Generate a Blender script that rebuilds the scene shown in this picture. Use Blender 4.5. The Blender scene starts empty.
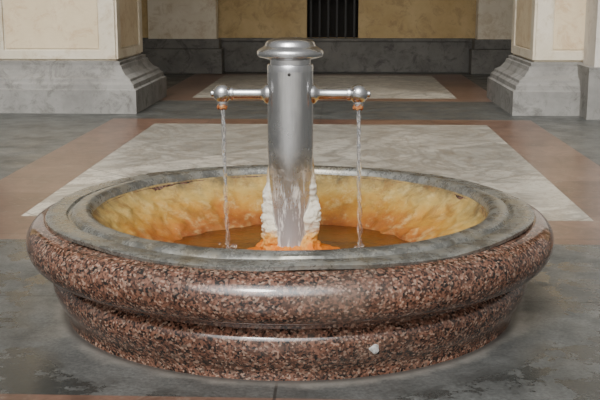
import bpy, bmesh, math, random
from math import sin, cos, pi, radians
from mathutils import Vector, noise
random.seed(4)
scene = bpy.context.scene
COL = scene.collection

# ---------------------------------------------------------------- materials
class M:
    def __init__(s, name):
        s.m = bpy.data.materials.new(name); s.m.use_nodes = True
        s.nt = s.m.node_tree; s.b = s.nt.nodes['Principled BSDF']
        s.tc = s.nt.nodes.new('ShaderNodeTexCoord')
        s.co = s.tc.outputs['Object']
    def n(s, t, **kw):
        nd = s.nt.nodes.new(t)
        for k, v in kw.items():
            if k in nd.inputs: 
                nd.inputs[k].default_value = v
            else: setattr(nd, k, v)
        return nd
    def l(s, a, b): s.nt.links.new(a, b)
    def noise(s, scale, detail=5, rough=.6, co=None, dist=0):
        nd = s.n('ShaderNodeTexNoise'); nd.inputs['Scale'].default_value = scale
        nd.inputs['Detail'].default_value = detail; nd.inputs['Roughness'].default_value = rough
        nd.inputs['Distortion'].default_value = dist
        s.l(co or s.co, nd.inputs['Vector']); return nd.outputs['Fac']
    def ramp(s, fac, stops, interp='LINEAR'):
        nd = s.n('ShaderNodeValToRGB'); cr = nd.color_ramp; cr.interpolation = interp
        while len(cr.elements) < len(stops): cr.elements.new(.5)
        for e, (p, c) in zip(cr.elements, stops):
            e.position = p
            e.color = (c, c, c, 1) if isinstance(c, (int, float)) else (*c, 1)
        s.l(fac, nd.inputs[0]); return nd.outputs[0]
    def mix(s, fac, a, b, mode='MIX'):
        nd = s.n('ShaderNodeMix'); nd.data_type = 'RGBA'; nd.blend_type = mode
        for i, v in ((0, fac), (6, a), (7, b)):
            if hasattr(v, 'links'): s.l(v, nd.inputs[i])
            elif isinstance(v, (int, float)): nd.inputs[i].default_value = v
            else: nd.inputs[i].default_value = (*v, 1)
        return nd.outputs[2]
    def math(s, op, a, b=0.0, clamp=False):
        nd = s.n('ShaderNodeMath'); nd.operation = op; nd.use_clamp = clamp
        for i, v in ((0, a), (1, b)):
            if hasattr(v, 'links'): s.l(v, nd.inputs[i])
            else: nd.inputs[i].default_value = v
        return nd.outputs[0]
    def xyz(s):
        nd = s.n('ShaderNodeSeparateXYZ'); s.l(s.co, nd.inputs[0]); return nd.outputs
    def mapr(s, v, a, b, c=0., d=1.):
        nd = s.n('ShaderNodeMapRange')
        s.l(v, nd.inputs[0])
        for i, q in enumerate((a, b, c, d)): nd.inputs[i+1].default_value = q
        return nd.outputs[0]
    def set(s, name, v):
        if hasattr(v, 'links'): s.l(v, s.b.inputs[name])
        elif isinstance(v, tuple): s.b.inputs[name].default_value = (*v, 1)
        else: s.b.inputs[name].default_value = v
    def bump(s, h, strength=.3, dist=.01):
        nd = s.n('ShaderNodeBump'); nd.inputs['Strength'].default_value = strength
        nd.inputs['Distance'].default_value = dist
        s.l(h, nd.inputs['Height']); s.l(nd.outputs[0], s.b.inputs['Normal'])

# granite
g = M('red_granite')
def cells(scale, stops):
    v1 = g.n('ShaderNodeTexVoronoi'); v1.inputs['Scale'].default_value = scale; g.l(g.co, v1.inputs['Vector'])
    sp = g.n('ShaderNodeSeparateColor'); g.l(v1.outputs['Color'], sp.inputs[0])
    return g.ramp(sp.outputs[0], stops, 'CONSTANT'), sp.outputs[1]
c1, r1 = cells(190, [(0, (.008, .006, .005)), (.30, (.050, .024, .017)), (.46, (.17, .075, .048)), (.68, (.27, .13, .085)), (.88, (.46, .31, .23))])
c2, r2 = cells(105, [(0, (.009, .007, .006)), (.32, (.12, .054, .034)), (.62, (.22, .105, .068)), (.92, (.40, .27, .20))])
c3 = g.mix(.36, c1, c2)
blot = g.noise(3.5, 6, .7)
c3 = g.mix(g.ramp(blot, [(.52, 0), (.72, .40)]), c3, (.23, .185, .15))
c3 = g.mix(1, c3, g.ramp(g.noise(5, 5, .7), [(.3, .6), (.7, 1.2)]), 'MULTIPLY')
g.set('Base Color', c3)
g.set('Roughness', g.ramp(g.noise(9, 6, .7), [(.3, .05), (.7, .16)])); g.set('IOR', 1.75)
g.bump(g.noise(14, 4), .12, .003)

# steel column
st = M('brushed_steel')
mp = st.n('ShaderNodeMapping'); mp.inputs['Scale'].default_value = (60, 60, 3); st.l(st.co, mp.inputs['Vector'])
nb = st.noise(4, 4, co=mp.outputs[0])
z = st.xyz()[2]
stain = st.math('MULTIPLY', st.mapr(z, .50, .42), st.math('MULTIPLY', st.mapr(z, .26, .36), st.ramp(st.noise(14, 6, .7), [(.52, 0), (.66, .65)])))
foot_lift = st.math('MULTIPLY', st.mapr(z, .42, .22), .55)  # column foot lightened in colour to offset the dark bowl it reflects
mp2 = st.n('ShaderNodeMapping'); mp2.inputs['Scale'].default_value = (45, 45, 7); st.l(st.co, mp2.inputs['Vector'])
streak = st.math('MULTIPLY', st.mapr(z, .46, .30), st.ramp(st.noise(1.6, 6, .7, co=mp2.outputs[0]), [(.52, 0), (.62, .8)]))
sc = st.mix(stain, st.mix(nb, (.52, .52, .53), (.78, .78, .79)), (.50, .36, .19))
sc = st.mix(foot_lift, sc, (.56, .56, .56))
st.set('Base Color', st.mix(streak, sc, (.76, .74, .68)))
met = st.math('SUBTRACT', st.math('SUBTRACT', 1.0, st.math('MULTIPLY', stain, .8)), st.math('MULTIPLY', foot_lift, .85), True)
st.set('Metallic', st.math('SUBTRACT', met, streak, True))
st.set('Roughness', st.ramp(st.noise(12, 5), [(.3, .17), (.7, .30)]))
st.bump(nb, .08, .002)

# ring
rg = M('weathered_steel')
n1 = rg.noise(13, 9, .78)
rc = rg.ramp(n1, [(.32, (.10, .10, .092)), (.5, (.25, .25, .23)), (.68, (.46, .46, .42))])
rc = rg.mix(rg.ramp(rg.noise(7, 7, .7), [(.5, 0), (.68, .7)]), rc, (.29, .235, .14))
rc = rg.mix(rg.ramp(rg.noise(32, 6, .7), [(.56, 0), (.68, .6)]), rc, (.50, .48, .42))
rg.set('Base Color', rc)
rg.set('Metallic', .6); rg.set('Roughness', rg.ramp(n1, [(.35, .13), (.65, .42)])); rg.bump(rg.noise(45, 6, .7), .4, .003)

# bowl
bw = M('ochre_sinter')
z = bw.xyz()[2]
t = bw.math('ADD', bw.mapr(z, .135, .305), bw.math('MULTIPLY', bw.math('SUBTRACT', bw.noise(8, 9, .75), .5), 1.1))
cb = bw.ramp(t, [(.0, (.24, .055, .005)), (.24, (.44, .145, .014)), (.46, (.54, .27, .035)), (.70, (.57, .38, .10)), (.88, (.35, .24, .08)), (1.0, (.15, .11, .05))])
cb = bw.mix(bw.ramp(bw.noise(19, 9, .8), [(.51, 0), (.66, .65)]), cb, (.74, .58, .26))
cb = bw.mix(bw.ramp(bw.noise(11, 9, .8, dist=.5), [(.52, 0), (.61, .6)]), cb, (.28, .12, .022))
bw.set('Base Color', cb); bw.set('Roughness', .5); bw.bump(bw.noise(38, 9, .8), .8, .012)

# pool water
wt = M('mineral_water')
wt.set('Base Color', wt.ramp(wt.noise(6, 4), [(.3, (.065, .018, .003)), (.7, (.17, .048, .008))]))
wt.set('Roughness', .05); wt.set('IOR', 1.4); wt.bump(wt.noise(30, 4), .4, .008)

# stream
sw = M('falling_water')
sw.set('Base Color', (.97, .98, 1.)); sw.set('Transmission Weight', .95); sw.set('IOR', 1.33); sw.set('Roughness', .04)

# crust
cr = M('mineral_crust')
z = cr.xyz()[2]
t = cr.math('ADD', z, cr.math('MULTIPLY', cr.math('SUBTRACT', cr.noise(22, 6, .7), .5), .14))
cc = cr.ramp(cr.mapr(t, .13, .5), [(.0, (.46, .09, .002)), (.14, (.72, .20, .006)), (.21, (.78, .42, .09)), (.29, (.84, .77, .60)), (.64, (.80, .76, .65)), (.80, (.56, .36, .14)), (1, (.35, .2, .08))])
cc = cr.mix(cr.ramp(cr.noise(17, 7, .75), [(.55, 0), (.66, .5)]), cc, (.60, .34, .10))
cr.set('Base Color', cc)
cr.set('Roughness', .6); cr.bump(cr.noise(70, 5, .7), .8, .008)
wsp = M('lime_scale'); wsp.set('Base Color', wsp.ramp(wsp.noise(90, 4), [(.35, (.30, .29, .27)), (.6, (.60, .60, .58))])); wsp.set('Roughness', .6)

rust = M('rusty_nozzle'); rust.set('Base Color', rust.ramp(rust.noise(80, 4), [(.4, (.28, .07, .015)), (.65, (.6, .30, .12))])); rust.set('Roughness', .7)
drk = M('dark_joint'); drk.set('Base Color', (.02, .018, .015)); drk.set('Roughness', .6)

# floor stones
def brickmat(name, a, b, mortar, w, h, rot=0, msize=.004):
    f = M(name)
    mp = f.n('ShaderNodeMapping'); mp.inputs['Rotation'].default_value = (0, 0, rot); f.l(f.co, mp.inputs['Vector'])
    br = f.n('ShaderNodeTexBrick'); br.offset = 0
    br.inputs['Scale'].default_value = 1; br.inputs['Mortar Size'].default_value = msize
    br.inputs['Brick Width'].default_value = w; br.inputs['Row Height'].default_value = h
    br.inputs['Color1'].default_value = (*a, 1); br.inputs['Color2'].default_value = (*b, 1); br.inputs['Mortar'].default_value = (*mortar, 1)
    f.l(mp.outputs[0], br.inputs['Vector'])
    return f, br.outputs['Color'], mp.outputs[0]

fg, c, _ = brickmat('floor_grey_stone', (.086, .090, .087), (.118, .119, .112), (.04, .04, .037), 1.5, 1.5)
c = fg.mix(1, c, fg.ramp(fg.noise(3.2, 9, .75), [(.32, .45), (.66, 1.5)]), 'MULTIPLY')
c = fg.mix(1, c, fg.ramp(fg.noise(100, 5, .75), [(.3, .45), (.7, 1.5)]), 'MULTIPLY')
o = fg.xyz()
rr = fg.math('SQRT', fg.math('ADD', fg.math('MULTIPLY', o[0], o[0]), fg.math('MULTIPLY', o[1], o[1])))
rn = fg.math('ADD', rr, fg.math('MULTIPLY', fg.math('SUBTRACT', fg.noise(9, 6, .7), .5), .14))
wet = fg.math('MULTIPLY', fg.ramp(fg.noise(4.2, 9, .72), [(.495, 0), (.53, 1)]), fg.math('MULTIPLY', fg.mapr(rr, .78, .86), fg.mapr(rr, 2.2, 1.5)))
c = fg.mix(fg.math('MULTIPLY', wet, .65), c, (.018, .020, .018))
c = fg.mix(fg.math('MULTIPLY', fg.mapr(rn, .745, .705), .5), c, (.32, .30, .265))
c = fg.mix(fg.math('MULTIPLY', fg.mapr(rr, .718, .698), .85), c, (.05, .045, .04))  # contact shadow with grime, painted as a dark ring at basin foot
far_shade = fg.mapr(o[1], 3.5, 6.0)  # shade of the back bay, painted into the floor colour
c = fg.mix(fg.math('MULTIPLY', far_shade, .5), c, (.05, .05, .045))
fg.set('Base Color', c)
fg.set('Roughness', fg.mix(wet, fg.ramp(fg.noise(5, 6), [(.35, .3), (.65, .55)]), (.22, .22, .22))); fg.bump(fg.noise(60, 4), .15, .003)

fr, c, _ = brickmat('floor_red_marble', (.125, .066, .046), (.195, .112, .080), (.07, .045, .037), .85, .42)
c = fr.mix(1, c, fr.ramp(fr.noise(6, 9, .75, dist=1.2), [(.3, .5), (.7, 1.4)]), 'MULTIPLY')
c = fr.mix(fr.ramp(fr.noise(11, 8, .75, dist=2), [(.55, 0), (.66, .5)]), c, (.28, .23, .18))
fr.set('Base Color', c); fr.set('Roughness', .28)

fl, c, mo = brickmat('floor_pale_marble', (.38, .36, .31), (.70, .65, .55), (.26, .24, .21), .82, .82, rot=radians(45), msize=.005)
c = fl.mix(fl.ramp(fl.noise(1.6, 8, .62, dist=1.8), [(.44, 0), (.49, .65), (.51, .65), (.56, 0)]), c, (.22, .20, .17))
c = fl.mix(fl.ramp(fl.noise(3.6, 9, .65, dist=2.4), [(.47, 0), (.495, .6), (.505, .6), (.53, 0)]), c, (.24, .18, .12))
c = fl.mix(1, c, fl.ramp(fl.noise(4, 8, .7), [(.3, .72), (.7, 1.2)]), 'MULTIPLY')
fl.set('Base Color', c); fl.set('Roughness', .28)
fs, c, _ = brickmat('bounce_paving', (.50, .48, .44), (.62, .60, .55), (.2, .19, .17), .4, .25)  # unseen pale paving added behind the camera to brighten the steel
fs.set('Base Color', c); fs.set('Roughness', .8)

# plaster & stone
def plaster(name, a, b, dirt, k=.6):
    p = M(name)
    c = p.ramp(p.noise(2.5, 6, .65), [(.3, a), (.7, b)])
    c = p.mix(p.math('MULTIPLY', p.ramp(p.noise(6, 8, .78, dist=.6), [(.50, 0), (.64, 1)]), k), c, dirt)
    p.set('Base Color', c); p.set('Roughness', .85); p.bump(p.noise(30, 5), .25, .006); return p.m
m_ochre = plaster('ochre_plaster', (.50, .35, .16), (.66, .50, .26), (.33, .22, .11))
m_buff = plaster('buff_plaster', (.66, .53, .34), (.78, .65, .45), (.52, .34, .18), .6)
m_cream = plaster('cream_plaster', (.64, .56, .42), (.76, .69, .56), (.46, .34, .20), .6)
m_pale = plaster('pale_stone', (.55, .51, .45), (.68, .64, .57), (.40, .33, .26), .5)
m_grey = plaster('grey_stone', (.18, .173, .16), (.33, .32, .295), (.095, .088, .078), .7)
m_dgrey = plaster('dark_plinth_stone', (.11, .105, .095), (.21, .20, .18), (.055, .05, .045), .7)
iron = M('iron'); iron.set('Base Color', (.02, .018, .016)); iron.set('Roughness', .5)
void = M('dark_interior'); void.set('Base Color', (.012, .01, .008)); void.set('Roughness', .8)

# ---------------------------------------------------------------- mesh helpers
def mesh_obj(name, verts, faces, mats, fm=None, smooth=False, parent=None):
    me = bpy.data.meshes.new(name); me.from_pydata(verts, [], faces)
    for m in (mats if isinstance(mats, list) else [mats]): me.materials.append(m)
    if fm:
        for p, i in zip(me.polygons, fm): p.material_index = i
    if smooth: me.polygons.foreach_set('use_smooth', [True]*len(me.polygons))
    bm = bmesh.new(); bm.from_mesh(me); bmesh.ops.recalc_face_normals(bm, faces=bm.faces); bm.to_mesh(me); bm.free()
    ob = bpy.data.objects.new(name, me); COL.objects.link(ob)
    if parent: ob.parent = parent
    return ob

def catmull(pts, n=5):
    out = []
    P = [pts[0]] + list(pts) + [pts[-1]]
    for i in range(1, len(P)-2):
        p0, p1, p2, p3 = P[i-1], P[i], P[i+1], P[i+2]
        for k in range(n):
            t = k/n
            out.append(tuple(.5*((2*b)+(-a+c)*t+(2*a-5*b+4*c-d)*t*t+(-a+3*b-3*c+d)*t**3) for a, b, c, d in zip(p0, p1, p2, p3)))
    out.append(tuple(pts[-1])); return out

def lathe(name, prof, mat, seg=160, parent=None, warp=None, axis=None, closed=False, sharp=False):
    verts, faces = [], []
    n = len(prof)
    for i in range(seg):
        a = 2*pi*i/seg
        for (r, z) in prof:
            v = (r*sin(a), -r*cos(a), z)
            if warp: v = warp(v, a, r, z)
            if axis: v = axis(v)
            verts.append(v)
    for i in range(seg):
        j = (i+1) % seg
        for k in range(n if closed else n-1):
            k2 = (k+1) % n
            faces.append((i*n+k, j*n+k, j*n+k2, i*n+k2))
    ob = mesh_obj(name, verts, faces, mat, smooth=True, parent=parent)
    bm = bmesh.new(); bm.from_mesh(ob.data); bmesh.ops.remove_doubles(bm, verts=bm.verts, dist=1e-5)
    for e in bm.edges:
        if len(e.link_faces) == 2 and e.calc_face_angle(0) > radians(38): e.smooth = False
    bmesh.ops.recalc_face_normals(bm, faces=bm.faces)
    bm.to_mesh(ob.data); bm.free()
    return ob

def boxes(name, lst, mats, parent=None, bevel=0):
    bm = bmesh.new()
    for (x0, x1, y0, y1, z0, z1, mi) in lst:
        vs = [bm.verts.new(p) for p in [(x0,y0,z0),(x1,y0,z0),(x1,y1,z0),(x0,y1,z0),(x0,y0,z1),(x1,y0,z1),(x1,y1,z1),(x0,y1,z1)]]
        for f in [(0,3,2,1),(4,5,6,7),(0,1,5,4),(1,2,6,5),(2,3,7,6),(3,0,4,7)]:
            fc = bm.faces.new([vs[q] for q in f]); fc.material_index = mi
    me = bpy.data.meshes.new(name); bm.to_mesh(me); bm.free()
    for m in mats: me.materials.append(m)
    ob = bpy.data.objects.new(name, me); COL.objects.link(ob)
    if parent: ob.parent = parent
    if bevel:
        b = ob.modifiers.new('bevel', 'BEVEL'); b.width = bevel; b.segments = 2
    return ob

# ---------------------------------------------------------------- fountain
F = bpy.data.objects.new('drinking_fountain', None); COL.objects.link(F)

outer = [(.60, .292), (.735, .297)] + catmull([(.745, .297), (.775, .286), (.796, .262), (.802, .235), (.797, .208), (.780, .182), (.752, .166), (.728, .160)], 4)
outer += [(.718, .158), (.718, .146)]
outer += catmull([(.708, .143), (.720, .132), (.730, .115), (.728, .092), (.715, .060), (.700, .035), (.692, .018), (.690, .0)], 4)
outer += [(.40, .0), (.40, .09), (.56, .20)]
lathe('granite_basin', outer, g.m, 192, F, closed=True)
lathe('mineral_spot', [(.0001, .003), (.006, .0028), (.010, .0015), (.013, -.001)], wsp.m, 24, F,
      warp=lambda v, a, r, z: (v[0]*(1+.25*sin(3*a)), v[1]*(1+.2*cos(2*a)), v[2]),
      axis=lambda v: (.243+v[0]*.95, -.6865-v[2]+v[0]*.34, .088+v[1]))

def ringwarp(v, a, r, z):
    x, y, zz = v
    k = max(0, (r-.64)/.1)
    zz += k*.0045*(1+sin(2.3*sin(a)*2+a*3+.6))
    zz += .002*noise.noise(Vector((x*9, y*9, 0)))
    s = 1+.004*noise.noise(Vector((x*5, y*5, 3)))
    return (x*s, y*s, zz)
ringp = [(.738, .292), (.742, .303), (.738, .306), (.715, .308), (.682, .309), (.676, .303), (.670, .303), (.664, .313), (.655, .317), (.626, .321), (.616, .318), (.608, .309), (.604, .296)]
lathe('steel_rim', ringp, rg.m, 192, F, closed=True, warp=ringwarp)

def bowlwarp(v, a, r, z):
    x, y, zz = v
    n_ = noise.noise(Vector((x*7, y*7, z*9)))*.014 + noise.noise(Vector((x*22, y*22, z*22)))*.008 + noise.noise(Vector((x*50, y*50, z*50)))*.003
    f = min(1, max(0, (.604-r)/.05)) if r > .54 else 1
    s = 1 - n_*f/max(r, .1)
    return (x*s, y*s, zz + n_*f*.8)
bowlp = catmull([(.611, .304), (.602, .294), (.582, .272), (.545, .243), (.495, .208), (.445, .172), (.405, .142), (.36, .118), (.2, .11), (0.02, .11)], 9)
lathe('sinter_bowl', bowlp, bw.m, 320, F, warp=bowlwarp)
lathe('pool_water', [(0.0001, .150)] + [(.03*i, .150) for i in range(1, 15)] + [(.425, .150)], wt.m, 96, F,
      warp=lambda v, a, r, z: (v[0], v[1], v[2] + .0015*noise.noise(Vector((v[0]*14, v[1]*14, 0)))))

# column
def colr(z):
    if z > .48: return .070
    t = (.48-z)/.38
    return .070 - .018*min(1, t)**1.1
colp = [(colr(.10+.02*i), .10+.02*i) for i in range(32)] + [(.070, .738), (.068, .742), (.062, .743), (.062, .756), (.070, .758)]
colp += [(.094, .764), (.099, .767), (.101, .774), (.100, .781), (.096, .786), (.084, .793), (.078, .796), (.076, .800), (.074, .807), (.068, .813), (.055, .818), (.03, .822), (.0001, .823)]
lathe('steel_column', colp, st.m, 96, F)
lathe('screw', [(0.0001, 0), (.005, 0), (.005, .003), (.0001, .004)], drk.m, 16, F, axis=lambda v: (v[0]-.0, -.069-v[2], .715+v[1]))

# crust shell
def crust():
    verts, faces = [], []
    NZ, NA = 130, 190
    ztop, zb = .46, .135
    for i in range(NZ+1):
        t = i/NZ; z = ztop + (zb-ztop)*t
        thA = radians(98 - 68*min(1, t*1.05)**.85) + .26*noise.noise(Vector((z*20, 5, 1))) + .12*noise.noise(Vector((z*70, 5, 1)))
        thB = radians(102 - 68*min(1, t*1.1)**.85) + .26*noise.noise(Vector((z*20, -5, 1))) + .12*noise.noise(Vector((z*70, -5, 1)))
        low = max(0, (t-.84)/.16); thA *= 1-.95*low; thB *= 1-.95*low
        for j in range(NA+1):
            s = j/NA
            th = thA + (2*pi - thA - thB)*s
            edge = min(1, min(s, 1-s)*12)
            thick = (.003 + .023*min(1, t*1.6)**1.0 + .05*max(0, (t-.80)/.20)**1.8)*edge**.6
            thick *= 1 + .4*noise.noise(Vector((sin(th)*2.4, cos(th)*2.4, z*22))) + .45*noise.noise(Vector((sin(th)*6, cos(th)*6, z*55))) + .25*noise.noise(Vector((sin(th)*14, cos(th)*14, z*130)))
            if t == 0: thick = -.003
            r = colr(z) - .003*(1-edge) + thick
            verts.append((r*sin(th), -r*cos(th), z))
    for i in range(NZ):
        for j in range(NA):
            a = i*(NA+1)+j; faces.append((a, a+1, a+NA+2, a+NA+1))
    mesh_obj('mineral_crust', verts, faces, cr.m, smooth=True, parent=F)
crust()
def moundwarp(v, a, r, z):
    s = 1 + .22*noise.noise(Vector((sin(a)*1.6, cos(a)*1.6, 4))) + .16*noise.noise(Vector((sin(a)*5, cos(a)*5, z*40)))
    return (v[0]*s, v[1]*s, v[2]+.004*noise.noise(Vector((sin(a)*6, cos(a)*6, r*60))))
lathe('crust_mound', catmull([(.165, .135), (.155, .149), (.128, .157), (.095, .166), (.070, .180), (.05, .188)], 5), cr.m, 96, F, warp=moundwarp)

# arms with spherical ends and nozzles
ZA = .652
def arm(sx, name):
    ax = lambda v: (sx*v[2], v[0], ZA+v[1])
    p = [(.0001, .05), (.030, .055), (.030, .072), (.027, .078), (.019, .084), (.0165, .092), (.016, .12), (.016, .172), (.019, .173), (.020, .176), (.020, .182), (.018, .184)]
    cx, R = .208, .029
    for k in range(17):
        a = pi*.80 - (pi*.80-.36)*k/16
        p.append((R*sin(a), cx+R*cos(a)))
    p += [(.010, .2365), (.010, .241), (.007, .244), (.0001, .245)]
    lathe(name+'_arm', p, st.m, 48, F, axis=ax)
    lathe(name+'_nozzle', [(.0001, ZA-.022), (.017, ZA-.024), (.017, ZA-.030), (.0145, ZA-.032), (.0145, ZA-.036)], st.m, 32, F, axis=lambda v: (v[0]+sx*cx, v[1], v[2]))
    lathe(name+'_nozzle_mouth', [(.0142, ZA-.034), (.0165, ZA-.038), (.0155, ZA-.045), (.011, ZA-.048), (.008, ZA-.044), (.0001, ZA-.042)], rust.m, 32, F, axis=lambda v: (v[0]+sx*cx, v[1], v[2]),
          warp=lambda v, a, r, z: (v[0]*(1+.12*sin(3*a)), v[1]*(1+.1*cos(4*a)), v[2]+.002*sin(5*a)))
    N, S = 70, 10
    verts, faces = [], []
    off = 0
    for strand in range(2):
        for i in range(N+1):
            t = i/N; z = ZA-.044 - t*(ZA-.044-.149)
            amp = .0015+.004*t
            ph = i*.42 + strand*pi + sx
            x = sx*cx + amp*cos(ph)*.9 + .010*t + .003*noise.noise(Vector((z*12, sx, strand)))
            y = amp*sin(ph)
            r = (.0052 - .0018*t)*(1+.35*noise.noise(Vector((z*45, sx*3, strand*4))))
            for k in range(S):
                a = 2*pi*k/S; verts.append((x+r*cos(a), y+r*sin(a), z))
        for i in range(N):
            for k in range(S):
                k2 = (k+1) % S
                faces.append((off+i*S+k, off+i*S+k2, off+(i+1)*S+k2, off+(i+1)*S+k))
        off += (N+1)*S
    mesh_obj(name+'_water_stream', verts, faces, sw.m, smooth=True, parent=F)
    px = sx*cx+.010
    for q, rr_ in enumerate((.012, .026, .044)):
        lathe(f'{name}_ripple_{q+1}', [(rr_-.005, .1495), (rr_-.002, .1515), (rr_, .1535-.0006*q), (rr_+.002, .1515), (rr_+.005, .1495)], wt.m, 40, F,
              axis=lambda v: (v[0]+px, v[1], v[2]))
    bm = bmesh.new()
    for q in range(26):
        a = random.random()*2*pi; d = .006+random.random()*.030
        r = .0020+random.random()*.0030
        res = bmesh.ops.create_icosphere(bm, subdivisions=2, radius=r)
        bmesh.ops.translate(bm, verts=res['verts'], vec=(px+d*cos(a), d*sin(a), .151+random.random()*.028))
    me = bpy.data.meshes.new(name+'_splash_drops'); bm.to_mesh(me); bm.free(); me.materials.append(sw.m)
    me.polygons.foreach_set('use_smooth', [True]*len(me.polygons))
    ob = bpy.data.objects.new(name+'_splash_drops', me); COL.objects.link(ob); ob.parent = F
arm(-1, 'left'); arm(1, 'right')

# ---------------------------------------------------------------- floor
xb = [-8, -1.62, -1.24, 1.24, 1.62, 8]
yb = [-16, -3.7, -1.22, -.80, .75, 1.17, 4.38, 4.68, 6.05, 6.3, 9.0, 9.2, 11]
verts = [(x, y, 0) for y in yb for x in xb]; faces, fm = [], []
for j in range(len(yb)-1):
    for i in range(len(xb)-1):
        a = j*len(xb)+i; faces.append((a, a+1, a+len(xb)+1, a+len(xb)))
        xm, ym = abs(xb[i]+xb[i+1])/2, (yb[j]+yb[j+1])/2
        m = 0
        if ym < -3.7: m = 3
        elif xm < 1.24 and (1.17 < ym < 4.38 or 6.3 < ym < 9.0): m = 2
        elif xm < 1.62 and (.75 < ym < 4.68 or 6.05 < ym < 9.2 or -1.22 < ym < -.80): m = 1
        fm.append(m)
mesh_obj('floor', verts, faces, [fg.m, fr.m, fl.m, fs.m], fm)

# ---------------------------------------------------------------- pillars
H_C = 4.2
def pillar(name, cx, cy, sgn):
    prof = [(.72, 0, 0), (.72, .19, 0), (.70, .20, 0), (.695, .235, 0), (.67, .255, 0), (.665, .275, 0), (.62, .30, 0), (.585, .345, 0), (.575, .375, 0), (.56, .38, 0), (.56, .405, 0), (.525, .415, 1), (.525, H_C, 1)]
    verts, faces, fm = [], [], []
    for (h, z, m) in prof:
        for sx, sy in ((-1, -1), (1, -1), (1, 1), (-1, 1)): verts.append((cx+sx*h, cy+sy*h, z))
    for k in range(len(prof)-1):
        for s in range(4):
            s2 = (s+1) % 4; faces.append((4*k+s, 4*k+s2, 4*k+4+s2, 4*k+4+s)); fm.append(prof[k][2])
    faces.append((0, 3, 2, 1)); fm.append(0); n = len(prof)-1; faces.append((4*n, 4*n+1, 4*n+2, 4*n+3)); fm.append(1)
    def box(x0, x1, y0, y1, z0, z1, mi):
        o = len(verts)
        verts.extend([(x0,y0,z0),(x1,y0,z0),(x1,y1,z0),(x0,y1,z0),(x0,y0,z1),(x1,y0,z1),(x1,y1,z1),(x0,y1,z1)])
        for f in [(0,3,2,1),(4,5,6,7),(0,1,5,4),(1,2,6,5),(2,3,7,6),(3,0,4,7)]:
            faces.append(tuple(o+q for q in f)); fm.append(mi)
    y0 = cy-.525
    e = .018
    box(cx-.525, cx-.40, y0-e, y0+.01, .43, H_C, 1)
    box(cx+.40, cx+.525, y0-e, y0+.01, .43, H_C, 1)
    box(cx-.40, cx+.40, y0-e, y0+.01, .43, .50, 1)
    box(cx-.385, cx+.385, y0-.008, y0+.01, .515, H_C-.1, 2)
    xs = cx - sgn*.525
    for (a, b, z0, z1, t, mi) in ((-.525, -.40, .43, H_C, e, 1), (.40, .525, .43, H_C, e, 1), (-.40, .40, .43, .50, e, 1), (-.385, .385, .515, H_C-.1, .008, 2)):
        xa, xb_ = sorted((xs - sgn*t, xs+sgn*.01)); box(xa, xb_, cy+a, cy+b, z0, z1, mi)
    # attached outer pier
    if sgn > 0: xa, xb_ = cx - .14, cx + .95
    else: xa, xb_ = cx - 1.6, cx - .56
    box(xa-.05, xb_, cy-.96, cy-.1, 0, .40, 0)
    box(xa, xb_, cy-.91, cy-.1, .40, H_C, 3)
    return mesh_obj(name, verts, faces, [m_grey, m_cream, m_buff, m_pale], fm)
pillar('stone_pillar', -2.22, 5.71, -1)
pillar('stone_pillar', 2.25, 5.71, 1)

# ---------------------------------------------------------------- back wall
YW = 9.55
wx0, wx1 = -.27, .37
boxes('wall_back', [(-8, wx0, YW, YW+.3, 0, H_C, 0), (wx1, 8, YW, YW+.3, 0, H_C, 0), (wx0, wx1, YW, YW+.3, 0, .42, 0), (wx0, wx1, YW, YW+.3, 3.0, H_C, 0)], [m_ochre])
boxes('trim_plinth', [(-8, 8, YW-.07, YW-.001, 0, .38, 0), (-8, 8, YW-.09, YW-.001, .38, .42, 0)], [m_dgrey], bevel=.008)
w = [(wx0, wx1, YW+.20, YW+.24, .42, 3.0, 1)]
for i in range(6):
    x = wx0+.05+i*(wx1-wx0-.1)/5; w.append((x-.011, x+.011, YW+.05, YW+.072, .42, 3.0, 0))
for z_ in (.9, 1.5, 2.1, 2.7): w.append((wx0, wx1, YW+.045, YW+.077, z_, z_+.03, 0))
boxes('window_1', w, [iron.m, void.m])
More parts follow.
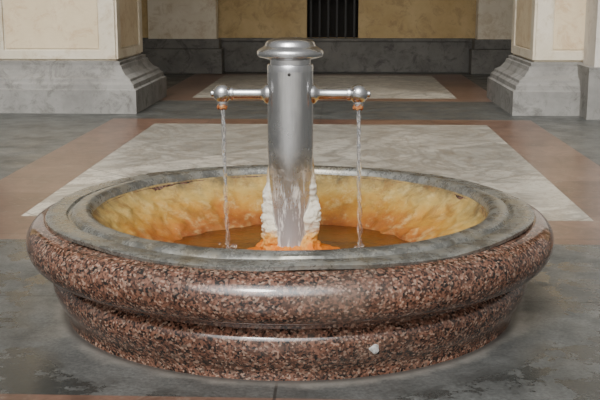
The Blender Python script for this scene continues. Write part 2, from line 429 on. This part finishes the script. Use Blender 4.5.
def pil(name, x0, x1):
    boxes(name, [(x0, x1, YW-.30, YW-.10, .40, H_C, 0), (x0-.07, x1+.07, YW-.38, YW-.10, 0, .30, 1), (x0-.035, x1+.035, YW-.34, YW-.10, .30, .42, 1)], [m_cream, m_dgrey], bevel=.01)
pil('wall_pilaster', -2.2, -1.36); pil('wall_pilaster', 1.80, 2.5)
pil('wall_pilaster', -5.6, -4.8); pil('wall_pilaster', 5.1, 5.9)
boxes('ceiling', [(-8, 8, 3.0, 10.2, H_C, H_C+.2, 0)], [m_cream])

# ---------------------------------------------------------------- light
W = bpy.data.worlds.new('overcast_softbox'); scene.world = W; W.use_nodes = True
nt = W.node_tree; bg = nt.nodes['Background']
tc = nt.nodes.new('ShaderNodeTexCoord'); dp = nt.nodes.new('ShaderNodeVectorMath'); dp.operation = 'DOT_PRODUCT'
dp.inputs[1].default_value = Vector((-.12, -.74, .66)).normalized()
nt.links.new(tc.outputs['Generated'], dp.inputs[0])
cr_ = nt.nodes.new('ShaderNodeValToRGB'); nt.links.new(dp.outputs['Value'], cr_.inputs[0])
R_ = cr_.color_ramp
R_.elements[0].position = 0; R_.elements[0].color = (.24, .235, .22, 1)
R_.elements[1].position = 1; R_.elements[1].color = (8.5, 8.5, 8.5, 1)  # hot spot behind the camera, added to the sky as a softbox
for p_, v_ in ((.6, .36), (.87, .8), (.95, 4.6)):
    e = R_.elements.new(p_); e.color = (v_, v_*.99, v_*.97, 1)
nt.links.new(cr_.outputs[0], bg.inputs['Color']); bg.inputs['Strength'].default_value = 1.08
sl = bpy.data.lights.new('sun', 'SUN'); sl.energy = 1.25; sl.angle = radians(12); sl.color = (1, .97, .92)
so = bpy.data.objects.new('sun', sl); COL.objects.link(so)
so.rotation_euler = Vector((.2, .8, -.85)).to_track_quat('-Z', 'Y').to_euler()

# ---------------------------------------------------------------- camera
cam = bpy.data.cameras.new('camera'); cam.lens = 60; cam.sensor_width = 36
co = bpy.data.objects.new('camera', cam); COL.objects.link(co)
co.location = (.152, -3.05, .948)
co.rotation_euler = (radians(90-11.6), 0, radians(2.3))
scene.camera = co
